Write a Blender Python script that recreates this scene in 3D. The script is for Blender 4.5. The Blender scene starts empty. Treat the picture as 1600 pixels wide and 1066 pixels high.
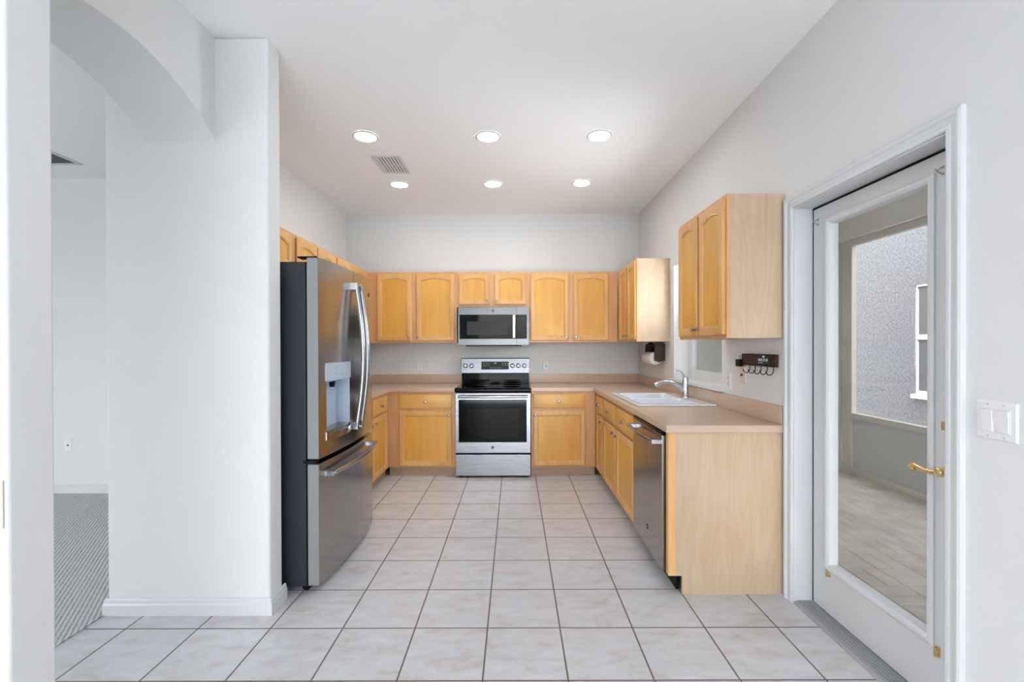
import bpy, bmesh, math, random
from mathutils import Vector, Matrix
random.seed(7)
PI = math.pi
S = bpy.context.scene
C = S.collection

# ------------------------------------------------------------------ camera, world, light, exposure
cam_d = bpy.data.cameras.new('camera'); cam = bpy.data.objects.new('camera', cam_d); C.objects.link(cam)
F_PX = 711.0
PITCH, ROLL = math.radians(-0.30), math.radians(0.15)
cam_d.sensor_width = 36.0; cam_d.sensor_fit = 'HORIZONTAL'; cam_d.lens = 36.0*F_PX/1600
cam_d.clip_start = 0.05; cam_d.clip_end = 200
cam_d.shift_x = -4.0/1600
cam_d.shift_y = (541-533 + F_PX*math.tan(-PITCH))/1600
cam.matrix_world = Matrix.Translation((0, 0, 1.332)) @ Matrix.Rotation(PI/2+PITCH, 4, 'X') @ Matrix.Rotation(-ROLL, 4, 'Z')
S.camera = cam
S.view_settings.view_transform = 'Standard'; S.view_settings.look = 'None'
S.view_settings.gamma = 1.0; S.view_settings.exposure = 0.09
S.view_settings.use_curve_mapping = False

W = bpy.data.worlds.new('world'); S.world = W; W.use_nodes = True
wn = W.node_tree; bg = wn.nodes['Background']
sky = wn.nodes.new('ShaderNodeTexSky'); sky.sky_type = 'NISHITA'; sky.sun_disc = False
sky.sun_elevation = math.radians(50); sky.sun_rotation = math.radians(200); sky.air_density = 1.0; sky.dust_density = 3.0
hs = wn.nodes.new('ShaderNodeHueSaturation'); hs.inputs['Saturation'].default_value = 0.35
wn.links.new(sky.outputs[0], hs.inputs['Color']); wn.links.new(hs.outputs[0], bg.inputs[0])
bg.inputs[1].default_value = 1.25

def area(name, loc, rot, sx, sy, power, col):
    d = bpy.data.lights.new(name, 'AREA'); d.shape = 'RECTANGLE'; d.size = sx; d.size_y = sy; d.energy = power; d.color = col
    o = bpy.data.objects.new(name, d); C.objects.link(o); o.location = loc; o.rotation_euler = rot
    return o
# daylight through the glass sliders of the wall behind the camera; added fill lamp at the living room's unseen west wall
area('slider_daylight', (0.08, -5.97, 1.35), (PI/2, 0, 0), 2.6, 2.5, 36, (0.68, 0.84, 1.0))
area('living_room_fill', (-6.47, -2.0, 1.4), (0, -PI/2, 0), 1.9, 4.0, 75, (0.90, 0.96, 1.0))
sun_d = bpy.data.lights.new('sun', 'SUN'); sun_d.energy = 40.0; sun_d.angle = math.radians(1); sun_d.color = (.82, .91, 1.0)
sun = bpy.data.objects.new('sun', sun_d); C.objects.link(sun); sun.rotation_euler = (math.radians(60.5), 0, 0)
LAMP_E = 60.0
# added lamp outside the kitchen window's upper sash, tilted up to brighten the ceiling
area('kitchen_ceiling_fill', (1.68, 3.47, 1.76), (0, math.radians(90+14), 0), 0.42, 0.50, 20, (0.88, 0.95, 1.0)).data.spread = math.radians(155)

# ------------------------------------------------------------------ helpers
def lin(c):
    return tuple(((v/255)/12.92 if v/255 <= .04045 else ((v/255+.055)/1.055)**2.4) for v in c)
def newmat(name):
    m = bpy.data.materials.new(name); m.use_nodes = True
    return m, m.node_tree, m.node_tree.nodes['Principled BSDF']
def mat(name, rgb, rough=.5, metal=0., bump=0., bscale=60., spec=.5, emit=0., coat=0.):
    m, t, b = newmat(name)
    b.inputs['Base Color'].default_value = (*lin(rgb), 1); b.inputs['Roughness'].default_value = rough
    b.inputs['Metallic'].default_value = metal; b.inputs['Specular IOR Level'].default_value = spec
    b.inputs['Coat Weight'].default_value = coat
    if emit:
        b.inputs['Emission Color'].default_value = (*lin(rgb), 1); b.inputs['Emission Strength'].default_value = emit
    if bump:
        tc = t.nodes.new('ShaderNodeTexCoord'); n = t.nodes.new('ShaderNodeTexNoise'); bp = t.nodes.new('ShaderNodeBump')
        n.inputs['Scale'].default_value = bscale; n.inputs['Detail'].default_value = 3
        bp.inputs['Strength'].default_value = bump; bp.inputs['Distance'].default_value = .004
        t.links.new(tc.outputs['Object'], n.inputs['Vector']); t.links.new(n.outputs[0], bp.inputs['Height']); t.links.new(bp.outputs[0], b.inputs['Normal'])
    return m
def wood(name, c1, c2, scale=(30, 30, 2.2), rough=.34, ring=0.):
    m, t, b = newmat(name); N = t.nodes.new; L = t.links.new
    tc = N('ShaderNodeTexCoord'); oi = N('ShaderNodeObjectInfo'); ad = N('ShaderNodeVectorMath'); ad.operation = 'ADD'
    cm = N('ShaderNodeCombineXYZ'); mu = N('ShaderNodeMath'); mu.operation = 'MULTIPLY'; mu.inputs[1].default_value = 37.
    L(oi.outputs['Random'], mu.inputs[0]); L(mu.outputs[0], cm.inputs[0]); L(mu.outputs[0], cm.inputs[1]); L(mu.outputs[0], cm.inputs[2])
    L(tc.outputs['Object'], ad.inputs[0]); L(cm.outputs[0], ad.inputs[1])
    mp = N('ShaderNodeMapping'); mp.inputs['Scale'].default_value = scale; L(ad.outputs[0], mp.inputs[0])
    n = N('ShaderNodeTexNoise'); n.inputs['Scale'].default_value = 1.; n.inputs['Detail'].default_value = 6; n.inputs['Distortion'].default_value = .5
    L(mp.outputs[0], n.inputs['Vector'])
    n2 = N('ShaderNodeTexNoise'); n2.inputs['Scale'].default_value = 2.2; n2.inputs['Detail'].default_value = 1; L(ad.outputs[0], n2.inputs['Vector'])
    mx = N('ShaderNodeMath'); mx.operation = 'MULTIPLY_ADD'; mx.inputs[1].default_value = .45; L(n2.outputs[0], mx.inputs[0])
    m6 = N('ShaderNodeMath'); m6.operation = 'MULTIPLY'; m6.inputs[1].default_value = .6; L(n.outputs[0], m6.inputs[0]); L(m6.outputs[0], mx.inputs[2])
    out = mx.outputs[0]
    if ring:
        mp2 = N('ShaderNodeMapping'); mp2.inputs['Scale'].default_value = (5.5, 5.5, .8); L(ad.outputs[0], mp2.inputs[0])
        n3 = N('ShaderNodeTexNoise'); n3.inputs['Scale'].default_value = 1.; n3.inputs['Detail'].default_value = .6; L(mp2.outputs[0], n3.inputs['Vector'])
        k = N('ShaderNodeMath'); k.operation = 'MULTIPLY'; k.inputs[1].default_value = 95.; L(n3.outputs[0], k.inputs[0])
        sn = N('ShaderNodeMath'); sn.operation = 'SINE'; L(k.outputs[0], sn.inputs[0])
        k2 = N('ShaderNodeMath'); k2.operation = 'MULTIPLY_ADD'; k2.inputs[1].default_value = ring; L(sn.outputs[0], k2.inputs[0]); L(out, k2.inputs[2])
        out = k2.outputs[0]
    cr = N('ShaderNodeValToRGB'); cr.color_ramp.elements[0].position = .3; cr.color_ramp.elements[1].position = .75
    cr.color_ramp.elements[0].color = (*lin(c1), 1); cr.color_ramp.elements[1].color = (*lin(c2), 1)
    L(out, cr.inputs[0]); L(cr.outputs[0], b.inputs['Base Color']); b.inputs['Roughness'].default_value = rough
    return m
def brushed(name, v, rough=.24, scale=(2, 2, 160), amt=.10):
    m, t, b = newmat(name); N = t.nodes.new; L = t.links.new
    b.inputs['Metallic'].default_value = 1; b.inputs['Base Color'].default_value = (*lin(v), 1)
    tc = N('ShaderNodeTexCoord'); mp = N('ShaderNodeMapping'); mp.inputs['Scale'].default_value = scale
    n = N('ShaderNodeTexNoise'); n.inputs['Scale'].default_value = 1.5; n.inputs['Detail'].default_value = 4
    r = N('ShaderNodeMapRange'); r.inputs['To Min'].default_value = rough-amt/2; r.inputs['To Max'].default_value = rough+amt/2
    L(tc.outputs['Object'], mp.inputs[0]); L(mp.outputs[0], n.inputs['Vector']); L(n.outputs[0], r.inputs[0]); L(r.outputs[0], b.inputs['Roughness'])
    return m
def glassmat(name, tint=(1, 1, 1), ior=1.45):
    m = bpy.data.materials.new(name); m.use_nodes = True; t = m.node_tree; t.nodes.clear(); N = t.nodes.new
    o = N('ShaderNodeOutputMaterial'); mx = N('ShaderNodeMixShader'); tr = N('ShaderNodeBsdfTransparent'); gl = N('ShaderNodeBsdfGlossy'); fr = N('ShaderNodeLayerWeight')
    tr.inputs[0].default_value = (*tint, 1); gl.inputs['Roughness'].default_value = .02; fr.inputs['Blend'].default_value = .5
    pw = N('ShaderNodeMath'); pw.operation = 'POWER'; pw.inputs[1].default_value = 5.; ad = N('ShaderNodeMath'); ad.operation = 'MULTIPLY_ADD'; ad.inputs[1].default_value = .95; ad.inputs[2].default_value = .03
    t.links.new(fr.outputs['Facing'], pw.inputs[0]); t.links.new(pw.outputs[0], ad.inputs[0]); t.links.new(ad.outputs[0], mx.inputs[0]); t.links.new(tr.outputs[0], mx.inputs[1]); t.links.new(gl.outputs[0], mx.inputs[2]); t.links.new(mx.outputs[0], o.inputs[0])
    return m

class MB:
    def __init__(s): s.bm = bmesh.new()
    def face(s, pts):
        return s.bm.faces.new([s.bm.verts.new(p) for p in pts])
    def box(s, x0, x1, y0, y1, z0, z1):
        v = [s.bm.verts.new(p) for p in ((x0,y0,z0),(x1,y0,z0),(x1,y1,z0),(x0,y1,z0),(x0,y0,z1),(x1,y0,z1),(x1,y1,z1),(x0,y1,z1))]
        for f in ((3,2,1,0),(4,5,6,7),(0,1,5,4),(1,2,6,5),(2,3,7,6),(3,0,4,7)): s.bm.faces.new([v[i] for i in f])
        return s
    def loops(s, loops, cap0=True, cap1=True, closed=True):
        vs = [[s.bm.verts.new(p) for p in l] for l in loops]
        n = len(vs[0])
        for a, b in zip(vs, vs[1:]):
            for i in range(n if closed else n-1):
                j = (i+1) % n
                try: s.bm.faces.new((a[i], a[j], b[j], b[i]))
                except ValueError: pass
        if cap0: s.bm.faces.new(vs[0][::-1])
        if cap1: s.bm.faces.new(vs[-1])
        return s
    def prism(s, poly, vec):
        v = Vector(vec); return s.loops([[Vector(p) for p in poly], [Vector(p)+v for p in poly]])
    def cyl(s, p0, p1, r0, r1=None, n=24):
        return s.tube([p0, p1], [r0, r0 if r1 is None else r1], n)
    def tube(s, pts, r, n=12, flat=1.0, up=None):
        pts = [Vector(p) for p in pts]
        if not isinstance(r, (list, tuple)): r = [r]*len(pts)
        ls = []; u = None
        for i, p in enumerate(pts):
            d = (pts[min(i+1, len(pts)-1)]-pts[max(i-1, 0)]).normalized()
            if u is None:
                u = Vector(up) if up else (Vector((0,0,1)) if abs(d.z) < .9 else Vector((1,0,0)))
            u = (u - d*u.dot(d)).normalized(); w = d.cross(u)
            ls.append([p + (u*math.cos(2*PI*k/n)*flat + w*math.sin(2*PI*k/n))*r[i] for k in range(n)])
        return s.loops(ls)
    def lathe(s, prof, o, axis, n=24):
        o = Vector(o); a = Vector(axis).normalized(); u = Vector((0,0,1)) if abs(a.z) < .9 else Vector((1,0,0))
        u = (u-a*u.dot(a)).normalized(); w = a.cross(u)
        return s.loops([[o+a*h+(u*math.cos(2*PI*k/n)+w*math.sin(2*PI*k/n))*max(r,1e-4) for k in range(n)] for r, h in prof])
    def plan(s, us, vs, fill, w0, w1, m):
        """cells of a grid extruded from w0 to w1; m maps (u, v, w) to a point; fill(i, j) tells solid cells"""
        nu, nv = len(us)-1, len(vs)-1; cache = {}
        def V(i, j, k):
            key = (i, j, k)
            if key not in cache: cache[key] = s.bm.verts.new(m(us[i], vs[j], (w0, w1)[k]))
            return cache[key]
        F = lambda i, j: 0 <= i < nu and 0 <= j < nv and fill(i, j)
        for i in range(nu):
            for j in range(nv):
                if not F(i, j): continue
                s.bm.faces.new((V(i,j,0),V(i,j+1,0),V(i+1,j+1,0),V(i+1,j,0)))
                s.bm.faces.new((V(i,j,1),V(i+1,j,1),V(i+1,j+1,1),V(i,j+1,1)))
                if not F(i-1,j): s.bm.faces.new((V(i,j,0),V(i,j,1),V(i,j+1,1),V(i,j+1,0)))
                if not F(i+1,j): s.bm.faces.new((V(i+1,j,0),V(i+1,j+1,0),V(i+1,j+1,1),V(i+1,j,1)))
                if not F(i,j-1): s.bm.faces.new((V(i,j,0),V(i+1,j,0),V(i+1,j,1),V(i,j,1)))
                if not F(i,j+1): s.bm.faces.new((V(i,j+1,0),V(i,j+1,1),V(i+1,j+1,1),V(i+1,j+1,0)))
        return s
    def build(s, name, m, parent=None, bevel=0., seg=2, smooth=35, diss=False, loc=None):
        bm = s.bm
        if diss: bmesh.ops.dissolve_limit(bm, angle_limit=.01, verts=bm.verts[:], edges=bm.edges[:])
        bmesh.ops.recalc_face_normals(bm, faces=bm.faces[:])
        me = bpy.data.meshes.new(name); bm.to_mesh(me); bm.free()
        me.polygons.foreach_set('use_smooth', [True]*len(me.polygons)); me.set_sharp_from_angle(angle=math.radians(smooth))
        me.materials.append(m)
        o = bpy.data.objects.new(name, me); C.objects.link(o)
        if parent: o.parent = parent
        if loc: o.location = loc
        if bevel:
            b = o.modifiers.new('bevel', 'BEVEL'); b.width = bevel; b.segments = seg; b.limit_method = 'ANGLE'; b.angle_limit = math.radians(40); b.harden_normals = True
        return o
def tag(o, label=None, cat=None, group=None, kind=None):
    if label: o['label'] = label
    if cat: o['category'] = cat
    if group: o['group'] = group
    if kind: o['kind'] = kind
    return o
def thing(name, label, cat, loc=(0,0,0), rz=0., group=None):
    o = bpy.data.objects.new(name, None); C.objects.link(o); o.location = loc; o.rotation_euler = (0,0,rz); o.empty_display_size = .1
    return tag(o, label, cat, group)
def struct(o): o['kind'] = 'structure'; return o
def copy_tree(o, loc, label, rz=None):
    r = o.copy(); C.objects.link(r); r.location = loc; r['label'] = label
    if rz is not None: r.rotation_euler = (0,0,rz)
    for ch in list(o.children):
        c = ch.copy(); C.objects.link(c); c.parent = r
        for g in list(ch.children):
            d = g.copy(); C.objects.link(d); d.parent = c
    return r
def text(name, body, size, m, parent, mw, depth=.0006):
    cu = bpy.data.curves.new(name, 'FONT'); cu.body = body; cu.size = size; cu.extrude = depth; cu.align_x = 'CENTER'; cu.align_y = 'CENTER'
    t = bpy.data.objects.new(name, cu); C.objects.link(t)
    dg = bpy.context.evaluated_depsgraph_get(); me = bpy.data.meshes.new_from_object(t.evaluated_get(dg))
    bpy.data.objects.remove(t); me.transform(mw); me.materials.clear(); me.materials.append(m)
    o = bpy.data.objects.new(name, me); C.objects.link(o); o.parent = parent
    return o
FRONT = Matrix.Rotation(PI/2, 4, 'X')      # text lying in XY turned to face local -Y

# ------------------------------------------------------------------ materials
M = {}
M['wall'] = mat('wall_paint', (224, 224, 223), .75, bump=.12, bscale=140)
M['ceil'] = mat('ceiling_paint', (249, 249, 249), .85, bump=.2, bscale=70)
M['trim'] = mat('white_gloss_trim', (214, 216, 218), .35)
M['door_white'] = mat('white_door_paint', (210, 211, 212), .4)
M['white_pl'] = mat('white_plastic', (232, 232, 232), .35)
M['almond'] = mat('almond_plastic', (226, 210, 190), .4)
M['maple'] = wood('maple_frame', (208, 152, 88), (232, 186, 122))
M['maple_face'] = wood('maple_face_frame', (200, 146, 98), (224, 176, 126))
M['maple_panel'] = wood('maple_panel', (210, 149, 62), (232, 179, 88), (14, 14, 1.6))
M['maple_h'] = wood('maple_drawer', (208, 151, 76), (232, 183, 104), (2.2, 30, 30))
M['laminate'] = wood('pale_maple_laminate', (188, 160, 130), (205, 181, 153), (26, 26, 2.), .42, ring=.05)
M['dark_wood'] = wood('dark_walnut', (44, 24, 15), (78, 46, 30), (20, 20, 20), .45)
M['counter'] = mat('laminate_counter', (199, 174, 151), .28)
M['toe'] = mat('taupe_toe_kick', (178, 150, 126), .5)
M['steel'] = brushed('brushed_steel', (150, 152, 157), .28)
M['steel_m'] = brushed('brushed_steel_microwave', (108, 110, 113), .3)
M['steel_v'] = brushed('brushed_steel_fridge', (168, 166, 165), .2, (160, 160, 2), .08)
M['chrome'] = mat('polished_metal', (206, 208, 212), .2, 1)
M['bar'] = mat('satin_handle', (178, 180, 185), .24, 1)
M['nickel'] = mat('satin_nickel', (170, 164, 156), .28, 1)
M['brass'] = mat('polished_brass', (228, 202, 150), .18, 1)
M['grey_side'] = mat('grey_door_side', (150, 152, 152), .45)
M['case'] = mat('charcoal_case', (44, 49, 57), .4, bump=.05, bscale=300)
M['black'] = mat('black_plastic', (12, 12, 14), .45, spec=.2)
M['black_glass'] = mat('black_glass', (5, 6, 8), .05, spec=.1)
M['oven_in'] = mat('smoked_window', (12, 13, 16), .08, spec=.12)
M['iron'] = mat('black_iron', (20, 20, 20), .45, .4)
M['dgrey'] = mat('dark_grey_panel', (40, 41, 43), .3, spec=.2)
M['mark'] = mat('pale_marking', (190, 198, 204), .5)
M['navy'] = mat('navy_panel', (22, 26, 40), .3)
M['disp'] = mat('dispenser_plastic', (176, 190, 206), .3)
M['porcelain'] = mat('white_porcelain', (222, 225, 232), .12, coat=.3)
M['paper'] = mat('paper_towel', (238, 236, 232), .9, bump=.2, bscale=220)
M['card'] = mat('cardboard_core', (70, 58, 48), .9)
M['lens'] = mat('lamp_lens', (255, 253, 250), .5, emit=LAMP_E)
M['glass'] = glassmat('clear_glass')
M['alu'] = mat('threshold_aluminium', (172, 174, 178), .45, .35)
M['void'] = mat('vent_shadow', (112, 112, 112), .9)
M['slot'] = mat('outlet_slot', (60, 58, 56), .6)
M['cream'] = mat('cream_aluminium', (222, 218, 206), .5)
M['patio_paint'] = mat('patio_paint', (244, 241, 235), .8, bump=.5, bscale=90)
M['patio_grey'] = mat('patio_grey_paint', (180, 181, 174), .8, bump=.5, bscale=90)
M['kick'] = mat('kick_plate', (204, 207, 208), .5)
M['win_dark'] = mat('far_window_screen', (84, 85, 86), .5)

def floor_mat():
    m, t, b = newmat('floor_tile'); N = t.nodes.new; L = t.links.new
    tc = N('ShaderNodeTexCoord'); sp = N('ShaderNodeSeparateXYZ'); L(tc.outputs['Object'], sp.inputs[0])
    def mth(op, a, bb=None, c=None):
        n = N('ShaderNodeMath'); n.operation = op
        for i, v in enumerate((a, bb, c)):
            if v is None: continue
            if isinstance(v, (int, float)): n.inputs[i].default_value = v
            else: L(v, n.inputs[i])
        return n.outputs[0]
    px, py, x0, y0 = .342, .339, -.131, 2.1435
    ux = mth('DIVIDE', mth('SUBTRACT', sp.outputs[0], x0), px); uy = mth('DIVIDE', mth('SUBTRACT', sp.outputs[1], y0), py)
    dist = lambda u: mth('ABSOLUTE', mth('SUBTRACT', u, mth('ROUND', u)))
    d = mth('MINIMUM', dist(ux), dist(uy))
    mr = N('ShaderNodeMapRange'); mr.inputs['From Min'].default_value = .0085; mr.inputs['From Max'].default_value = .0125; L(d, mr.inputs[0])
    grout = mr.outputs[0]
    idv = N('ShaderNodeCombineXYZ'); L(mth('FLOOR', ux), idv.inputs[0]); L(mth('FLOOR', uy), idv.inputs[1])
    wh = N('ShaderNodeTexWhiteNoise'); L(idv.outputs[0], wh.inputs['Vector'])
    add = N('ShaderNodeVectorMath'); add.operation = 'MULTIPLY_ADD'; L(wh.outputs['Color'], add.inputs[0]); add.inputs[1].default_value = (9, 9, 9); L(tc.outputs['Object'], add.inputs[2])
    mp = N('ShaderNodeMapping'); mp.inputs['Scale'].default_value = (5, 11, 5); L(add.outputs[0], mp.inputs[0])
    n = N('ShaderNodeTexNoise'); n.inputs['Scale'].default_value = 1.3; n.inputs['Detail'].default_value = 7; n.inputs['Roughness'].default_value = .62; n.inputs['Distortion'].default_value = .6; L(mp.outputs[0], n.inputs['Vector'])
    cr = N('ShaderNodeValToRGB'); e = cr.color_ramp.elements; e[0].position = .3; e[1].position = .72
    e[0].color = (*lin((196, 188, 184)), 1); e[1].color = (*lin((218, 219, 225)), 1); ee = cr.color_ramp.elements.new(.46); ee.color = (*lin((207, 206, 209)), 1)
    L(n.outputs[0], cr.inputs[0])
    mx = N('ShaderNodeMix'); mx.data_type = 'RGBA'; mx.inputs['A'].default_value = (*lin((112, 106, 102)), 1); L(grout, mx.inputs['Factor']); L(cr.outputs[0], mx.inputs['B'])
    L(mx.outputs['Result'], b.inputs['Base Color'])
    rr = N('ShaderNodeMapRange'); rr.inputs['To Min'].default_value = .8; rr.inputs['To Max'].default_value = .3; L(grout, rr.inputs[0]); L(rr.outputs[0], b.inputs['Roughness'])
    bp = N('ShaderNodeBump'); bp.inputs['Strength'].default_value = .5; bp.inputs['Distance'].default_value = .002; L(grout, bp.inputs['Height']); L(bp.outputs[0], b.inputs['Normal'])
    return m
M['tile'] = floor_mat()
def carpet_mat():
    m, t, b = newmat('berber_carpet'); N = t.nodes.new; L = t.links.new
    tc = N('ShaderNodeTexCoord'); mp = N('ShaderNodeMapping'); mp.inputs['Rotation'].default_value = (0, 0, math.radians(-32)); L(tc.outputs['Object'], mp.inputs[0])
    w = N('ShaderNodeTexWave'); w.inputs['Scale'].default_value = 16; w.inputs['Distortion'].default_value = 2.2; w.inputs['Detail Scale'].default_value = 6; L(mp.outputs[0], w.inputs['Vector'])
    n = N('ShaderNodeTexNoise'); n.inputs['Scale'].default_value = 160; L(tc.outputs['Object'], n.inputs['Vector'])
    a = N('ShaderNodeMath'); a.operation = 'MULTIPLY_ADD'; a.inputs[1].default_value = .6; L(n.outputs[0], a.inputs[0]); L(w.outputs[0], a.inputs[2])
    cr = N('ShaderNodeValToRGB'); cr.color_ramp.elements[0].position = .2; cr.color_ramp.elements[1].position = .95
    cr.color_ramp.elements[0].color = (*lin((150, 153, 154)), 1); cr.color_ramp.elements[1].color = (*lin((204, 207, 208)), 1)
    L(a.outputs[0], cr.inputs[0]); L(cr.outputs[0], b.inputs['Base Color']); b.inputs['Roughness'].default_value = .95
    bp = N('ShaderNodeBump'); bp.inputs['Strength'].default_value = .4; bp.inputs['Distance'].default_value = .006; L(a.outputs[0], bp.inputs['Height']); L(bp.outputs[0], b.inputs['Normal'])
    return m
M['carpet'] = carpet_mat()
def stucco_mat():
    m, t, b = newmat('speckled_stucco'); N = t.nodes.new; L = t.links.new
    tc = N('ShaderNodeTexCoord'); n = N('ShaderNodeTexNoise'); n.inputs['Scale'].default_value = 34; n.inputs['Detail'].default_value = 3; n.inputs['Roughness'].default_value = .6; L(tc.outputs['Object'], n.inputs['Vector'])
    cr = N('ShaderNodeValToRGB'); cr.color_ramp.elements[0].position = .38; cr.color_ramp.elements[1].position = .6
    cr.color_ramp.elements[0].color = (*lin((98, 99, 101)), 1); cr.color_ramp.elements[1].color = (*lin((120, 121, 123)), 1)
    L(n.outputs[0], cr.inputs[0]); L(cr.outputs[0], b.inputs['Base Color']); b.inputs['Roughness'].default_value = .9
    bp = N('ShaderNodeBump'); bp.inputs['Strength'].default_value = .7; bp.inputs['Distance'].default_value = .01; L(n.outputs[0], bp.inputs['Height']); L(bp.outputs[0], b.inputs['Normal'])
    return m
M['stucco'] = stucco_mat()
def paver_mat():
    m, t, b = newmat('concrete_paver'); N = t.nodes.new; L = t.links.new
    tc = N('ShaderNodeTexCoord'); n = N('ShaderNodeTexNoise'); n.inputs['Scale'].default_value = 5; n.inputs['Detail'].default_value = 5; L(tc.outputs['Object'], n.inputs['Vector'])
    cr = N('ShaderNodeValToRGB'); cr.color_ramp.elements[0].position = .3; cr.color_ramp.elements[1].position = .7
    cr.color_ramp.elements[0].color = (*lin((194, 186, 174)), 1); cr.color_ramp.elements[1].color = (*lin((220, 214, 204)), 1)
    L(n.outputs[0], cr.inputs[0]); L(cr.outputs[0], b.inputs['Base Color']); b.inputs['Roughness'].default_value = .85
    return m
M['paver'] = paver_mat()
M['deck'] = mat('pale_pool_deck', (158, 155, 150), .85, bump=.3, bscale=40)
M['joint'] = mat('paver_joint_sand', (88, 82, 74), .95)

# ------------------------------------------------------------------ setting
H = 2.865; XR = 1.44; XL = -1.953; YB = 5.28; YF = -6.0; XFL = -6.5
XZ = lambda y0: None
o = MB().box(-2.04, XR+.2, YF-.2, YB+.2, -.12, 0).build('floor', M['tile']); struct(o)
o = MB().box(XFL-.2, -2.04, YF-.2, YB+.2, -.12, .006).build('floor_carpet', M['carpet']); struct(o)
o = MB().box(XFL-.2, XR+.2, YF-.2, YB+.2, H, H+.15).build('ceiling', M['ceil']); struct(o)
o = MB().box(XL-.12, XR+.2, YB, YB+.15, 0, H).build('wall_back', M['wall']); struct(o)
# right wall with the door and window openings
DY0, DY1, DZ = 1.500, 2.362, 2.052
WY0, WY1, WZ0, WZ1 = 3.16, 4.11, 1.035, 2.05
us = [YF, DY0, DY1, WY0, WY1, YB]; vs = [0, WZ0, WZ1, DZ, H]
o = MB().plan(us, vs, lambda i, j: not ((i == 1 and j < 3) or (i == 3 and j == 1)), XR, XR+.2, lambda u, v, w: (w, u, v)).build('wall_right', M['wall'], diss=True); struct(o)
o = MB().box(XL-.12, XL, 2.38, YB, 0, H).build('wall_left', M['wall']); struct(o)
o = MB().box(-2.03, -1.22, 2.26, 2.38, 0, H).build('wall_wing', M['wall'], bevel=.012, seg=3); struct(o)
o = MB().box(-2.03, -1.22, 1.09, 1.21, 0, H).build('wall_pier', M['wall'], bevel=.012, seg=3); struct(o)
# arched header between pier and wing wall
ya, yb, zs, rise = 1.21, 2.26, 2.352, .188
ch = (yb-ya)/2; R = (ch*ch+rise*rise)/(2*rise); cy = (ya+yb)/2; cz = zs+rise-R
arc = []
for k in range(33):
    y = ya+(yb-ya)*k/32; arc.append((-1.83, y, cz+math.sqrt(R*R-(y-cy)**2)))
b = MB(); b.loops([[(-1.83, p[1], p[2]), (-1.48, p[1], p[2]), (-1.48, p[1], H), (-1.83, p[1], H)] for p in arc])
o = b.build('wall_arch', M['wall'], smooth=20); struct(o)
# the living room beyond the arch and the room behind the camera
o = MB().box(XFL, XL-.12, 4.135, 4.28, 0, H).build('wall_far', M['wall']); struct(o)
o = MB().plan([YF, -4.0, 0, 4.135], [0, .45, 2.35, H], lambda i, j: not (i == 1 and j == 1), XFL, XFL-.15, lambda u, v, w: (w, u, v)).build('wall_west', M['wall'], diss=True); struct(o)
o = MB().plan([XFL, -1.25, 1.38, XR], [0, .06, 2.62, H], lambda i, j: not (i == 1 and j == 1), YF, YF-.15, lambda u, v, w: (u, w, v)).build('wall_front', M['wall'], diss=True); struct(o)

def base_prof(h=.083, d=.015):
    return [(0, 0), (d, 0), (d, h*.62), (d*.75, h*.72), (d*.7, h*.9), (d*.35, h), (0, h)]
def baseboard(name, p0, p1, nrm, ext0=0, ext1=0, z=0.):
    p0, p1, n = Vector(p0), Vector(p1), Vector(nrm); d = (p1-p0).normalized()
    pr = base_prof()
    l0 = [p0 + n*a + d*(-ext0*a) + Vector((0,0,h+z)) for a, h in pr]; l1 = [p1 + n*a + d*(ext1*a) + Vector((0,0,h+z)) for a, h in pr]
    return struct(MB().loops([l0, l1]).build(name, M['trim'], smooth=20))
baseboard('baseboard_wing_front', (-2.03, 2.26, 0), (-1.22, 2.26, 0), (0,-1,0), 1, 1)
baseboard('baseboard_wing_end', (-1.22, 2.26, 0), (-1.22, 2.40, 0), (1,0,0), 1, 0)
baseboard('baseboard_far', (XFL, 4.135, 0), (XL-.12, 4.135, 0), (0,-1,0), z=.006)
baseboard('baseboard_pier', (-1.22, 1.09, 0), (-1.22, 1.21, 0), (1,0,0))
baseboard('baseboard_right', (XR, YF, 0), (XR, DY0-.065, 0), (-1,0,0))

# door casing: moulded profile mitred round the opening
def casing(name, Y0, Y1, Z1, x):
    prof = [(0, 0), (0, .010), (.006, .013), (.016, .013), (.020, .010), (.034, .012), (.042, .018), (.052, .020), (.060, .017), (.060, 0)]
    P = [(Y0, 0, -1, 0), (Y0, Z1, -1, 1), (Y1, Z1, 1, 1), (Y1, 0, 1, 0)]
    return struct(MB().loops([[(x-v, y+dy*u, z+dz*u) for u, v in prof] for y, z, dy, dz in P]).build(name, M['trim'], smooth=25))
casing('trim_1', DY0+.012, DY1-.012, DZ-.012, XR)
# jamb with stop: lines the opening
b = MB()
b.box(XR, XR+.2, DY1-.018, DY1, 0, DZ).box(XR, XR+.2, DY0, DY0+.018, 0, DZ).box(XR, XR+.2, DY0+.018, DY1-.018, DZ-.018, DZ)
b.box(XR+.138, XR+.16, DY1-.032, DY1-.018, 0, DZ-.018).box(XR+.138, XR+.16, DY0+.018, DY0+.032, 0, DZ-.018).box(XR+.138, XR+.16, DY0+.032, DY1-.032, DZ-.032, DZ-.018)
struct(b.build('trim_2', M['trim']))
# threshold
b = MB(); pr = [(XR-.004, 0), (XR-.004, .006), (XR+.006, .012)]
for k in range(5):
    x = XR+.012+k*.016; pr += [(x, .012), (x, .016), (x+.010, .016), (x+.010, .012)]
pr += [(XR+.095, .014), (XR+.2, .014), (XR+.2, 0)]
b.prism([(x, DY0+.018, z) for x, z in pr], (0, DY1-DY0-.036, 0)); struct(b.build('trim_3', M['alu']))

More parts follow.
